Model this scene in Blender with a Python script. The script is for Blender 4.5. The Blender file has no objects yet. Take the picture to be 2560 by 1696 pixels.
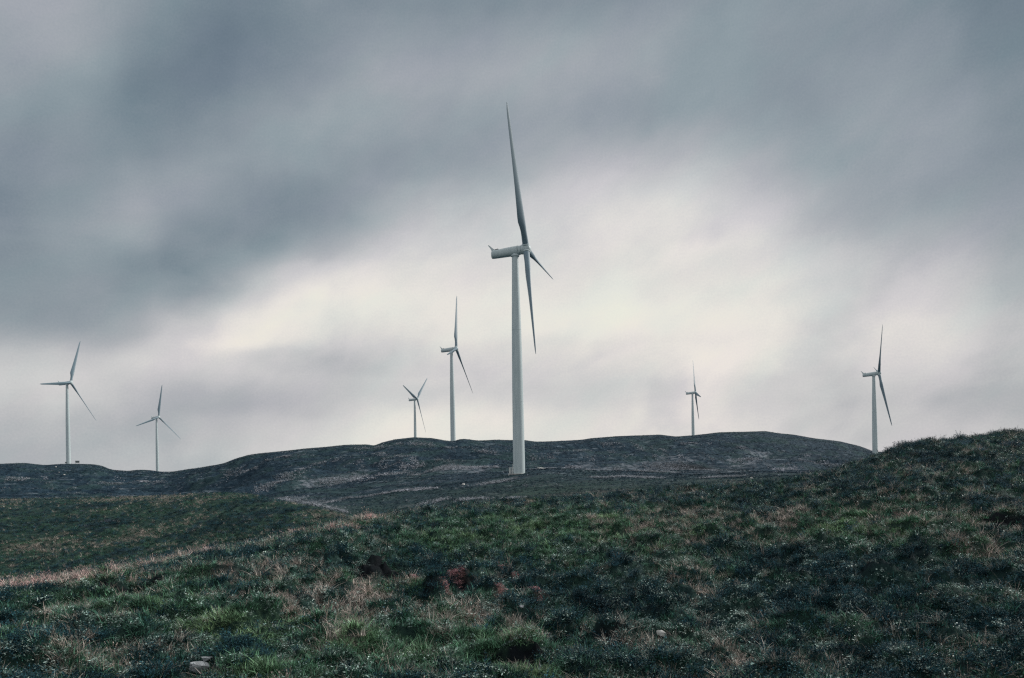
import bpy, bmesh, math
import numpy as np
from mathutils import Matrix, Vector, Euler
R = math.radians
rng = np.random.default_rng(7)
SC = bpy.context.scene
COL = SC.collection

# ------------------------------------------------------------------ camera
F, YH, ROLL = 1941.06, 1163.6, 0.019      # focal in px of a 2560 px wide picture, horizon row, roll
cam_d = bpy.data.cameras.new("camera")
cam = bpy.data.objects.new("camera", cam_d); COL.objects.link(cam)
cam_d.sensor_width = 36; cam_d.lens = F / 2560 * 36
cam_d.shift_y = (YH - 848) / 2560
cam_d.clip_start = 0.2; cam_d.clip_end = 12000
cam.location = (0, 0, 0); cam.rotation_euler = (R(90), ROLL, 0)
SC.camera = cam

# ------------------------------------------------------------------ node helpers
class NT:
    def __init__(s, tree): s.t = tree; s.n = tree.nodes; s.l = tree.links
    def node(s, typ, **kw):
        n = s.n.new(typ)
        for k, v in kw.items(): setattr(n, k, v)
        return n
    def put(s, sock, v):
        if hasattr(v, 'is_linked') or isinstance(v, bpy.types.NodeSocket): s.l.new(v, sock)
        elif v is not None: sock.default_value = v
    def math(s, op, a, b=None, c=None, clamp=False):
        n = s.node('ShaderNodeMath', operation=op); n.use_clamp = clamp
        s.put(n.inputs[0], a)
        if b is not None: s.put(n.inputs[1], b)
        if c is not None: s.put(n.inputs[2], c)
        return n.outputs[0]
    def mix(s, f, a, b, blend='MIX'):
        n = s.node('ShaderNodeMix', data_type='RGBA', blend_type=blend)
        n.clamp_factor = True
        s.put(n.inputs[0], f); s.put(n.inputs[6], a); s.put(n.inputs[7], b)
        return n.outputs[2]
    def noise(s, vec, scale, detail=4, rough=.55, dist=0., dim='3D'):
        n = s.node('ShaderNodeTexNoise', noise_dimensions=dim)
        s.put(n.inputs['Vector'], vec); n.inputs['Scale'].default_value = scale
        n.inputs['Detail'].default_value = detail; n.inputs['Roughness'].default_value = rough
        n.inputs['Distortion'].default_value = dist
        return n.outputs['Fac']
    def ramp(s, f, stops, interp='LINEAR'):
        n = s.node('ShaderNodeValToRGB'); r = n.color_ramp; r.interpolation = interp
        while len(r.elements) < len(stops): r.elements.new(.5)
        for e, (p, c) in zip(r.elements, stops):
            e.position = p; e.color = (c[0], c[1], c[2], 1) if hasattr(c, '__len__') else (c, c, c, 1)
        s.put(n.inputs[0], f); return n.outputs[0]
    def smooth(s, f, a, b, lo=0., hi=1.):
        n = s.node('ShaderNodeMapRange', interpolation_type='SMOOTHSTEP')
        s.put(n.inputs[0], f)
        for i, v in zip((1, 2, 3, 4), (a, b, lo, hi)): n.inputs[i].default_value = v
        return n.outputs[0]
    def scale(s, vec, v):
        n = s.node('ShaderNodeVectorMath', operation='MULTIPLY'); s.put(n.inputs[0], vec); n.inputs[1].default_value = v
        return n.outputs[0]
def lin(v):
    v = np.asarray(v, float) / 255
    return np.where(v <= .04045, v / 12.92, ((v + .055) / 1.055) ** 2.4)

# ------------------------------------------------------------------ sky (world): overcast cloud over a thin blue sky
SUN_AZ, SUN_EL = R(66), R(27)             # azimuth clockwise from +Y
world = bpy.data.worlds.new("World"); SC.world = world; world.use_nodes = True
W = NT(world.node_tree); W.n.clear()
xs = [0, 213, 320, 427, 533, 640, 747, 853, 960, 1067, 1280, 1493, 1706, 1920, 2133, 2347, 2560]
cloud_rows = {  # brightness of the cloud sheet by elevation row
 -260: [150,150,150,150,150,152,156,160,162,162,160,158,156,152,150,146,140],
 -120: [158,150,140,134,132,132,138,140,146,146,140,140,142,142,138,132,124],
 0:   [164,160,146,130,119,118,128,132,134,132,127,136,142,142,136,124,113],
 100: [161,160,136,121,117,120,130,142,150,151,152,155,154,143,140,136,119],
 200: [151,152,131,122,123,128,140,150,159,162,160,153,149,143,145,144,126],
 300: [141,142,129,126,134,140,149,154,157,154,150,148,148,148,150,147,129],
 400: [133,139,142,147,146,145,146,148,145,145,160,177,174,160,150,146,132],
 500: [128,145,153,150,144,138,134,138,155,174,190,204,204,184,156,150,138],
 600: [130,151,150,140,130,130,141,165,186,199,203,214,214,204,178,168,152],
 700: [138,141,135,134,148,186,209,215,217,214,214,216,217,212,199,184,168],
 800: [151,142,154,186,209,218,222,220,214,214,219,224,217,217,206,199,188],
 900: [194,204,204,203,204,203,194,186,190,201,204,205,214,211,205,199,186],
 1000:[194,189,184,176,171,176,185,191,201,206,196,201,206,196,181,176,170],
 1060:[181,177,176,176,181,190,198,206,218,222,214,212,210,204,195,190,180],
 1150:[168,170,175,182,187,196,202,208,218,220,214,210,206,202,196,192,186],
}
ys = np.array(sorted(cloud_rows)); Gm = np.array([cloud_rows[y] for y in ys], float)
AZ0, AZ1, EL0, EL1 = -.62, .62, 0., .66
az_s = np.linspace(AZ0, AZ1, 26); el_s = np.linspace(EL0, EL1, 24)
def sky_px(az, el):                        # world direction -> picture position, only to place the clouds' brightness grid
    u = F * np.tan(az); v = F * np.tan(el) / np.cos(az)
    c, s = math.cos(ROLL), math.sin(ROLL)
    return 1280 + u * c - v * s, YH - u * s - v * c
A, E_ = np.meshgrid(az_s, el_s); PX, PY = sky_px(A, E_)
def bilin(px, py):
    xi = np.clip(np.interp(px, xs, np.arange(len(xs))), 0, len(xs) - 1.001)
    yi = np.clip(np.interp(py, ys, np.arange(len(ys))), 0, len(ys) - 1.001)
    i, j = xi.astype(int), yi.astype(int); a, b = xi - i, yi - j
    return (Gm[j, i]*(1-a)*(1-b) + Gm[j, i+1]*a*(1-b) + Gm[j+1, i]*(1-a)*b + Gm[j+1, i+1]*a*b)
M = (bilin(PX, PY) - 170) / 60
U_, S_, Vt = np.linalg.svd(M, full_matrices=False)
RANK = 7
geo = W.node('ShaderNodeTexCoord').outputs['Generated']
sep = W.node('ShaderNodeSeparateXYZ'); W.put(sep.inputs[0], geo)
dx_, dy_, dz_ = sep.outputs
az = W.math('ARCTAN2', dx_, dy_)
el = W.math('ARCSINE', dz_)
comb = W.node('ShaderNodeCombineXYZ'); W.put(comb.inputs[0], az); W.put(comb.inputs[1], el)
ang = comb.outputs[0]
rot = W.node('ShaderNodeMapping'); W.put(rot.inputs[0], ang)
rot.inputs['Rotation'].default_value = (0, 0, R(-27))
streak = W.scale(rot.outputs[0], (1.0, 2.2, 1))
w1 = W.noise(streak, 3.2, 3, .5); 
off = W.node('ShaderNodeCombineXYZ'); W.put(off.inputs[0], 3.7); W.put(off.inputs[1], 1.9)
addv = W.node('ShaderNodeVectorMath', operation='ADD'); W.put(addv.inputs[0], streak); W.put(addv.inputs[1], off.outputs[0])
w2 = W.noise(addv.outputs[0], 4.0, 4, .55)
azw = W.math('ADD', az, W.math('MULTIPLY', W.math('SUBTRACT', w1, .5), .05))
elw = W.math('ADD', el, W.math('MULTIPLY', W.math('SUBTRACT', w2, .5), .035))
ta = W.math('DIVIDE', W.math('SUBTRACT', azw, AZ0), AZ1 - AZ0, clamp=True)
te = W.math('DIVIDE', W.math('SUBTRACT', elw, EL0), EL1 - EL0, clamp=True)
def curve(t, vals):
    n = W.node('ShaderNodeFloatCurve'); c = n.mapping.curves[0]; n.mapping.use_clip = False
    m = max(abs(vals.min()), abs(vals.max())) * 1.001
    pts = [(i / (len(vals) - 1), .5 + .5 * v / m) for i, v in enumerate(vals)]
    while len(c.points) < len(pts): c.points.new(.5, .5)
    for p, q in zip(c.points, pts): p.location = q
    n.mapping.update(); W.put(n.inputs['Value'], t)
    return W.math('MULTIPLY', W.math('SUBTRACT', n.outputs[0], .5), 2 * m)
tot = None
for k in range(RANK):
    pr = W.math('MULTIPLY', curve(te, U_[:, k] * S_[k]), curve(ta, Vt[k]))
    tot = pr if tot is None else W.math('ADD', tot, pr)
g = W.math('ADD', W.math('MULTIPLY', tot, 60 / 255), 170 / 255)
# the part of the sky beyond the picture
overhead = W.smooth(el, .55, 1.1)
g = W.math('ADD', g, W.math('MULTIPLY', W.math('SUBTRACT', .80, g), overhead))
back = W.smooth(W.math('ABSOLUTE', az), .75, 1.9)
g = W.math('ADD', g, W.math('MULTIPLY', W.math('SUBTRACT', .73, g), back))
# cloud texture: soft streaks plus finer wisps
soft = W.scale(rot.outputs[0], (1.0, 1.45, 1))
n1 = W.noise(soft, 5.5, 4, .5, .2); n2 = W.noise(soft, 15, 5, .6, .2)
det = W.math('ADD', W.math('MULTIPLY', W.math('SUBTRACT', n1, .5), .13), W.math('MULTIPLY', W.math('SUBTRACT', n2, .5), .055))
det = W.math('ADD', det, W.math('MULTIPLY', W.math('SUBTRACT', W.noise(ang, 420, 2, .6), .5), .045))
# small grey wisps of lower cloud
wisp = W.smooth(W.noise(soft, 7, 4, .5, .3), .50, .74)
det = W.math('SUBTRACT', det, W.math('MULTIPLY', wisp, W.math('MULTIPLY', W.smooth(el, .38, .20), .045)))
g = W.math('ADD', W.math('ADD', g, det), .018)
stops = [(0.0, (60, 76, 88)), (.40, (92, 110, 124)), (.50, (118, 133, 144)), (.60, (147, 157, 165)), (.70, (176, 180, 185)),
         (.80, (208, 208, 209)), (.87, (233, 230, 224)), (.93, (244, 240, 226)), (1., (250, 246, 236))]
stops = [(p, tuple(lin(c))) for p, c in stops]
cloud = W.ramp(g, stops)
hue = W.noise(streak, 5.5, 3, .5)
tint = W.ramp(hue, [(.35, (.965, 1.01, 1.0)), (.5, (1, 1, 1)), (.65, (1.012, .99, 1.012))])
cloud = W.mix(1.0, cloud, tint, 'MULTIPLY')
cloud = W.mix(W.smooth(el, .34, .12), cloud, (1.012, 1.0, .985, 1), 'MULTIPLY')
sky = W.node('ShaderNodeTexSky', sky_type='NISHITA'); sky.sun_disc = False
sky.sun_elevation = SUN_EL; sky.sun_rotation = SUN_AZ; sky.air_density = 1.2; sky.dust_density = 3
bg_sky = W.node('ShaderNodeBackground'); W.put(bg_sky.inputs[0], sky.outputs[0]); bg_sky.inputs[1].default_value = .06
bg_cl = W.node('ShaderNodeBackground'); W.put(bg_cl.inputs[0], cloud); bg_cl.inputs[1].default_value = 1.0
mx = W.node('ShaderNodeMixShader'); mx.inputs[0].default_value = .96
W.l.new(bg_sky.outputs[0], mx.inputs[1]); W.l.new(bg_cl.outputs[0], mx.inputs[2])
out = W.node('ShaderNodeOutputWorld'); W.l.new(mx.outputs[0], out.inputs[0])
world.cycles.sampling_method = 'MANUAL'; world.cycles.sample_map_resolution = 512

sun_d = bpy.data.lights.new("sun", 'SUN'); sun = bpy.data.objects.new("sun", sun_d); COL.objects.link(sun)
sun_d.energy = 2.6; sun_d.angle = R(10); sun_d.color = (1, .965, .91)
sdir = Vector((math.sin(SUN_AZ) * math.cos(SUN_EL), math.cos(SUN_AZ) * math.cos(SUN_EL), math.sin(SUN_EL)))
sun.rotation_euler = sdir.to_track_quat('Z', 'Y').to_euler()

SC.view_settings.view_transform = 'Standard'; SC.view_settings.look = 'None'
SC.view_settings.exposure = 0; SC.view_settings.gamma = 1
SC.cycles.max_bounces = 5; SC.cycles.diffuse_bounces = 2; SC.cycles.glossy_bounces = 1; SC.cycles.volume_bounces = 0
SC.cycles.transparent_max_bounces = 4
SC.cycles.filter_width = 1.3
SC.cycles.use_denoising = False

# ------------------------------------------------------------------ numpy noise
_perm = rng.permutation(4096)
def _grad(ix, iy, seed):
    h = _perm[(ix + _perm[(iy + seed * 131) & 4095]) & 4095]
    a = h * (2 * np.pi / 4096 * 17.0); return np.cos(a), np.sin(a)
def gnoise(x, y, seed=0):
    x = x + seed * 17.31; y = y - seed * 9.7
    ix = np.floor(x).astype(np.int64); iy = np.floor(y).astype(np.int64); fx = x - ix; fy = y - iy
    sx = fx*fx*fx*(fx*(fx*6-15)+10); sy = fy*fy*fy*(fy*(fy*6-15)+10)
    def c(i, j):
        gx, gy = _grad(ix + i, iy + j, seed); return gx * (fx - i) + gy * (fy - j)
    a = c(0, 0) * (1 - sx) + c(1, 0) * sx; b = c(0, 1) * (1 - sx) + c(1, 1) * sx
    return (a * (1 - sy) + b * sy) * 1.6
def fbm(x, y, oct=4, seed=0, rough=.5):
    t = 0; a = 1; s = 0
    for o in range(oct):
        t = t + a * gnoise(x * 2**o, y * 2**o, seed + o); s += a; a *= rough
    return t / s
def sstep(x, a, b):
    t = np.clip((x - a) / (b - a), 0, 1); return t * t * (3 - 2 * t)

# ------------------------------------------------------------------ terrain
def unproj(px, py, D):
    dx, dy = px - 1280, py - YH; c, s = math.cos(ROLL), math.sin(ROLL)
    u = dx * c - dy * s; w = dx * s + dy * c
    return u / F * D, D, -w / F * D
AZT = np.arange(-62, 62.01, .04)
def ctl(pts, smooth_deg):
    P = np.array([unproj(*p) for p in pts]); a = np.degrees(np.arctan2(P[:, 0], P[:, 1])); r = np.hypot(P[:, 0], P[:, 1])
    o = np.argsort(a); lr = np.interp(AZT, a[o], np.log(r[o])); q = np.interp(AZT, a[o], (P[:, 2] / r)[o])
    n = int(smooth_deg / .04); k = np.exp(-.5 * (np.arange(-3*n, 3*n+1) / max(n, 1))**2); k /= k.sum()
    sm = lambda v: np.convolve(np.pad(v, 3*n, mode='edge'), k, mode='valid')
    n2 = int(1.2 / .04); k2 = np.exp(-.5 * (np.arange(-3*n2, 3*n2+1) / n2)**2); k2 /= k2.sum()
    return np.convolve(np.pad(lr, 3*n2, mode='edge'), k2, mode='valid'), sm(q)
SKYLINE = [(0,1160),(60,1158),(110,1163),(160,1160),(230,1161),(255,1165),(278,1175),(320,1178),(345,1175),(375,1176),(400,1180),(430,1180),
 (480,1173),(540,1163),(560,1159),(590,1147),(620,1138),(650,1134),(700,1129),(760,1122),(800,1119),(860,1113),(920,1112),(936,1115),
 (955,1107),(990,1099),(1035,1094),(1080,1096),(1115,1102),(1133,1104),(1150,1098),(1165,1098),(1195,1102),(1240,1100),(1290,1101),
 (1310,1101),(1340,1105),(1400,1103),(1455,1100),(1480,1096),(1540,1091),(1600,1089),(1650,1087),(1690,1092),(1734,1089),(1800,1081),
 (1860,1080),(1912,1078),(1950,1084),(1985,1087),(2040,1097),(2100,1104),(2150,1116),(2180,1128),(2200,1131),(2300,1134),(2560,1140)]
SKD = [(0,560),(171,655),(300,730),(394,880),(440,860),(600,580),(800,525),(1000,500),(1133,512),(1300,530),(1500,600),(1734,690),(1900,700),(2560,740)]
skd = lambda x: np.interp(x, [p[0] for p in SKD], [p[1] for p in SKD])
xx = [-900, 0, 400, 900, 1300, 1700, 2200, 2560, 3400]
K = []
K.append(ctl([(x, YH + F * .80, 3.) for x in (0, 1280, 2560)], .5))
K.append(ctl([(x, YH + F * .43, 7.) for x in (0, 1280, 2560)], .5))
K.append(ctl([(-300,1700,12.),(0,1712,12.5),(1280,1700,13.5),(2560,1700,14),(3000,1700,14)], .5))
K.append(ctl([(-700,1560,30),(0,1466,34),(200,1440,34),(450,1394,37),(600,1368,39),(700,1347,41),(850,1306,46),(950,1290,52),(1100,1268,58),(1250,1254,62),
   (1406,1246,65),(1622,1229,68),(1838,1212,70),(1968,1203,70),(2055,1181,68),(2152,1159,66),(2217,1131,66),(2260,1112,67),(2293,1104,68),(2350,1102,70),(2417,1098,72),(2470,1086,74),(2560,1076,76),(3200,1050,80)], .35))
K.append(ctl([(-900,1500,60),(0,1478,62),(450,1404,64),(700,1354,66),(850,1320,75),(950,1302,84),(1100,1285,90),(1300,1270,92),(1500,1258,95),(1850,1227,95),(2050,1206,98),(2200,1175,100),(2560,1120,110),(3200,1100,110)], .8))
K.append(ctl([(-900,1255,150),(0,1249,150),(200,1246,148),(400,1240,145),(560,1231,140),(620,1234,132),(690,1248,120),(760,1262,110),(820,1275,102),(880,1290,95),(950,1303,100),(1100,1286,112),
   (1300,1268,115),(1500,1256,115),(1700,1243,115),(1900,1226,115),(2200,1200,120),(2560,1175,140)], .3))
K.append(ctl([(-900,1270,200),(0,1268,200),(400,1262,200),(560,1254,190),(640,1258,180),(720,1272,165),(800,1288,155),(880,1303,150),(950,1301,155),(1100,1276,160),
   (1300,1247,155),(1500,1234,150),(1700,1220,150),(1900,1202,150),(2200,1190,160),(2560,1172,190)], .4))
K.append(ctl([(-900,1262,250),(0,1262,250),(400,1258,250),(600,1250,245),(750,1250,225),(900,1243,222),(1100,1213,232),(1200,1200,236),(1260,1191,238),(1293,1187,239),
   (1330,1180,240),(1365,1175,241),(1430,1178,241),(1500,1184,240),(1700,1182,240),(1900,1176,260),(2200,1172,300),(2560,1168,300)], .35))
K.append(ctl([(-900,1235,360),(0,1226,360),(300,1230,400),(430,1228,420),(520,1212,380),(600,1196,350),(700,1180,340),(800,1178,340),(900,1165,340),(1000,1150,340),(1100,1145,340),(1200,1150,340),(1300,1158,340),
   (1400,1156,350),(1600,1150,370),(1800,1142,400),(2000,1150,430),(2200,1158,450),(2560,1158,450)], .6))
K.append(ctl([(-900,1170,560)] + [(x, y, skd(x)) for x, y in SKYLINE] + [(3400,1150,740)], .12))
K.append(ctl([(-900,1180,700)] + [(x, y + 10, skd(x) * 1.13) for x, y in SKYLINE[::3]] + [(3400,1160,830)], .8))
K.append(ctl([(x, 1172 + .018*(1280-x), 1150.) for x in xx], 2))
K.append(ctl([(x, 1185 + .018*(1280-x), 2600.) for x in xx], 2))
LR = np.array([k[0] for k in K]); Q = np.array([k[1] for k in K])
for i in range(1, len(LR)): LR[i] = np.maximum(LR[i], LR[i-1] + .06)
HOLES = []   # (x, y, half width, depth)
MOUNDS = []
def base_h(x, y):
    r = np.hypot(x, y); a = np.degrees(np.arctan2(x, y))
    fi = np.clip((a - AZT[0]) / .04, 0, len(AZT) - 1.001); i0 = fi.astype(int); fr = fi - i0
    lr = LR[:, i0] * (1 - fr) + LR[:, i0 + 1] * fr; q = Q[:, i0] * (1 - fr) + Q[:, i0 + 1] * fr
    s = np.clip(np.log(np.maximum(r, 1e-3)), lr[0], lr[-1] - 1e-6)
    h = np.diff(lr, axis=0); d = np.diff(q, axis=0) / h
    m = np.zeros_like(q)
    w1 = 2 * h[1:] + h[:-1]; w2 = h[1:] + 2 * h[:-1]
    ok = d[1:] * d[:-1] > 0
    with np.errstate(all='ignore'):
        m[1:-1] = np.where(ok, (w1 + w2) / (w1 / d[:-1] + w2 / d[1:]), 0)
    m[0] = d[0]; m[-1] = 0
    idx = np.clip((s[None] >= lr).sum(0) - 1, 0, len(K) - 2); ar = np.arange(len(s))
    hh = h[idx, ar]; t = (s - lr[idx, ar]) / hh
    y0, y1, m0, m1 = q[idx, ar], q[idx + 1, ar], m[idx, ar], m[idx + 1, ar]
    qq = (2*t**3 - 3*t*t + 1)*y0 + (t**3 - 2*t*t + t)*hh*m0 + (-2*t**3 + 3*t*t)*y1 + (t**3 - t*t)*hh*m1
    rr = np.clip(r, 3., None)
    return np.where(r < 3, qq * 3., qq * np.minimum(rr, 2600))
def fold(x, y):
    fx, fy = .8 * x + .6 * y, -.6 * x + .8 * y
    return fbm(fx / 120, fy / 50, 3, 51, .45)
def clump(x, y):
    return sstep(fbm(x / 1.15, y / 1.15, 3, 301), .02, .30)
def height(x, y):
    x = np.atleast_1d(np.asarray(x, float)); y = np.atleast_1d(np.asarray(y, float)); shp = x.shape
    x = x.ravel(); y = y.ravel(); z = base_h(x, y); r = np.hypot(x, y)
    near = 1 - sstep(r, 90, 180)
    calm = 1 - .6 * np.exp(-((r - 240) / 40)**2) * (np.abs(x) < 40)
    crest = np.exp(-(np.log(np.maximum(r, 1) / np.exp(np.interp(np.degrees(np.arctan2(x, y)), AZT, LR[3]))) / .16)**2) * sstep(-np.degrees(np.arctan2(x, y)), 5, 11)
    near = near * (1 - .75 * crest) * (1 - .35 * sstep(r, 70, 95)); z = z - .12 * near
    z = z + near * (.85 * np.abs(fbm(x / 2.6, y / 2.6, 2, 3)) - .46 + .20 * fbm(x / 1.3, y / 1.3, 2, 11) + .27 * clump(x, y)
                    + .07 * np.abs(fbm(x / .34, y / .34, 2, 21)))
    sky_r = np.exp(np.interp(np.degrees(np.arctan2(x, y)), AZT, LR[9])); edge = np.exp(-(np.log(np.maximum(r, 1) / sky_r) / .20)**2)
    far = sstep(r, 150, 280) * calm * (1 - .75 * edge)
    z = z + far * (1.1 * fbm(x / 38, y / 38, 3, 31) + .35 * fbm(x / 9, y / 9, 3, 41))
    z = z + sstep(r, 260, 330) * (1 - edge) * (3.4 - 22. * np.abs(fold(x, y)))
    for hx, hy, wx, dep in HOLES:
        rr_ = math.hypot(hx, hy); cx, cy = hy / rr_, -hx / rr_    # across, as seen from the road
        n_ = .35 * fbm(x / .5, y / .5, 2, 61)
        a = ((x - hx) * cx + (y - hy) * cy) / wx + n_; b = ((x - hx) * hx + (y - hy) * hy) / rr_ / (wx * .8) + n_ * .6
        z = z - .30 * dep * np.exp(-(a / 1.3)**4) * sstep(b, -2.2, .2) * (1 - sstep(b, .62, .80))
        z = z + .30 * dep * np.exp(-(a / 1.3)**2) * sstep(b, .60, .82) * (1 - sstep(b, 1.6, 5.5))
    for hx, hy, wx, up in MOUNDS:
        z = z + up * np.exp(-((x - hx)**2 + (y - hy)**2) / wx**2)
    return z.reshape(shp)
def hit(px, py, dmin=8., dmax=1500.):
    D = np.exp(np.linspace(math.log(dmin), math.log(dmax), 4000))
    X, Y, Z = unproj(px, py, D); d = Z - height(X, Y)
    k = np.argmax(d < 0) if (d < 0).any() else len(D) - 1
    return float(X[k]), float(Y[k]), float(height(X[k], Y[k])[0])
holes_px = [(955,1424,62,.75),(320,1490,70,.6),(1500,1572,52,.8),(1165,1474,46,.55),(2525,1310,60,.6),(1075,1460,28,.4),(1300,1655,70,.5)]
for px, py, wpx, dep in holes_px:
    X, Y, Z = hit(px, py); HOLES.append((X, Y, wpx / F * Y, dep))

# coloured patches of the moor, as world places with a radius: (x, y, radius)
def patches(lst): 
    o = []
    for px, py, rad in lst:
        X, Y, Z = hit(px, py); o.append((X, Y, rad))
    return o
def pmask(P, x, y, ax=1.6):
    m = np.zeros_like(x)
    for X, Y, rad in P:
        m = np.maximum(m, np.exp(-(((x - X) / (rad * 1.0))**2 + ((y - Y) / (rad * ax))**2)))
    return m
PINK = patches([(0,1474,1.6),(60,1464,1.6),(120,1456,1.5),(180,1446,1.4),(230,1437,1.2),(280,1429,1.),(340,1420,.6),(400,1408,.9),(480,1390,1.1),(560,1372,1.1),(640,1358,1.),(720,1345,1.),(850,1318,1.),(930,1300,.9),(1420,1238,9.),(1500,1233,9.),(1600,1226,9.),(1700,1219,9.),(1800,1212,9.),(1900,1202,8.)])
STRAW = patches([(60,1252,5.),(250,1250,5.),(330,1345,3.),(150,1340,3.),(640,1420,2.2),(760,1440,2.4),(850,1490,2.),(930,1470,2.),(1000,1530,1.6),(1060,1545,1.6),(1180,1570,1.2),(1320,1590,1.2),(700,1480,1.8),(1750,1490,1.5),(1580,1600,.9),(1650,1640,1.),(2270,1270,3.),(2200,1340,2.),(2500,1370,2.),(2420,1350,1.6),(1600,1310,4.),(1980,1310,3.),(725,1258,4.5),(760,1265,4.5),(795,1272,4.),(830,1280,4.),(880,1292,2.6),(930,1300,2.),(1700,1430,1.5),(300,1640,.8),(860,1580,1.1),(1800,1680,.9),(950,1500,1.6),(1150,1510,1.4)])
GREEN = patches([(300,1510,2.0),(150,1500,1.5),(480,1560,1.5),(1000,1650,2.),(850,1660,1.5),(1150,1600,1.2),(1400,1330,6),(1200,1310,4.),(1100,1340,3),(650,1580,1.2),(2150,1330,3.),(900,1600,1.5),(1250,1660,1.4)])
DARK = patches([(620,1258,6.),(670,1272,5.),(450,1290,3.5),(540,1300,4.),(120,1268,4.),(1300,1460,1.2),(1060,1440,1.2),(1700,1520,3.),(1900,1500,4.),(2050,1440,4.),(1600,1450,3.),(2300,1420,3.),(1350,1500,1.6),(1500,1480,2.),(1100,1410,2.),(820,1390,2.),(700,1620,.9),(1850,1560,2.2),(2000,1590,2.),(2250,1130,4.),(1400,1650,.8),(1000,1590,.6),(2400,1560,1.6)])
RED = patches([(1142,1440,.30),(1112,1472,.22),(1035,1449,.22),(1330,1475,.26),(1352,1487,.24),(1253,1423,.18),(1250,1475,.24),(1290,1448,.18),(1150,1434,.3),(1130,1447,.25)])
def far_streak(lst):
    return [( *hit(px, py, 100)[:2], rad) for px, py, rad in lst]
PALE = far_streak([(820,1201,6),(870,1199,6),(780,1205,5),(1130,1172,6),(1180,1171,6),(1650,1170,9),(1720,1173,9),(1560,1172,6),(1800,1178,6),(1500,1170,7),(760,1258,6),(720,1246,6),(810,1272,5),(860,1285,5),(1700,1150,8),(1850,1150,8),(1900,1140,8)])
BANK = far_streak([(1690,1167,2.6),(1712,1168,2.6),(1734,1170,2.6),(1756,1172,2.4),(1775,1174,2.)])
def masks(x, y):
    r = np.hypot(x, y)
    wob = fbm(x / .9, y / .9, 3, 71); wb2 = fbm(x / 4.5, y / 4.5, 3, 81)
    big = fbm(x / 26, y / 26, 3, 91)
    cl = clump(x, y)
    dry = np.clip(.36 - .10 * sstep(r, 78, 92) + .5 * wb2 + .45 * wob + (.85 + .9 * wob) * pmask(PINK, x, y, 1.0) + .5 * pmask(STRAW, x, y) - .45 * pmask(DARK, x, y) - .25 * pmask(GREEN, x, y) - .35 * cl, 0, 1)
    dark = np.clip(.10 - .45 * wb2 + .30 * wob + .5 * cl + .17 * pmask(DARK, x, y) - .4 * pmask(STRAW, x, y) - .8 * pmask(PINK, x, y, 1.) - .5 * pmask(GREEN, x, y), 0, 1)
    band = np.exp(-((np.log(r / np.exp(np.interp(np.degrees(np.arctan2(x, y)), AZT, LR[4 + 1]))) + .05) / .10)**2) * sstep(-x, 40, 60) * sstep(r, 90, 110)
    mv = sstep(r, 80, 95); m1 = fbm(x / 15, y / 15, 3, 401); m2 = fbm(x / 9, y / 9, 2, 405)
    dry = np.clip(dry + .22 * band + mv * (.9 * m1 + .05), 0, 1); dark = np.clip(dark - mv * (.8 * m1 + .6 * m2), 0, 1)
    green = np.clip(.40 + .7 * fbm(x / 3.1, y / 3.1, 3, 101) + .6 * pmask(GREEN, x, y) - .4 * pmask(DARK, x, y), 0, 1)
    red = np.clip(pmask(RED, x, y, 1.3) * (1.3 + fbm(x / .22, y / .22, 2, 75) * 2.2) - .45, 0, 1)
    pink = np.clip(pmask(PINK, x, y, 1.), 0, 1)
    pale = np.clip(pmask(PALE, x, y, 1.5) * (1 + 1.5 * fbm(x / 6, y / 12, 2, 111)), 0, 1)
    bank = np.clip(pmask(BANK, x, y, 1.) * 1.3, 0, 1)
    peat = np.zeros_like(x); bare = np.zeros_like(x)
    for hx, hy, wx, dep in HOLES:
        rr_ = math.hypot(hx, hy); cx, cy = hy / rr_, -hx / rr_; n_ = .35 * fbm(x / .5, y / .5, 2, 61)
        a = ((x - hx) * cx + (y - hy) * cy) / wx + n_; b = ((x - hx) * hx + (y - hy) * hy) / rr_ / (wx * .8) + n_ * .6
        peat = np.maximum(peat, np.minimum(1, 1.6 * np.exp(-(a/1.2)**4)) * sstep(b, -.5, -.1) * (1 - sstep(b, .82, .95)))
        bare = np.maximum(bare, np.exp(-(a/1.15)**4) * sstep(b, -1.3, -.7) * (1 - sstep(b, .74, .82)))
    return dict(dry=dry, dark=dark, green=green, red=red, pink=pink, pale=pale, bank=bank, peat=peat, bare=bare)

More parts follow.
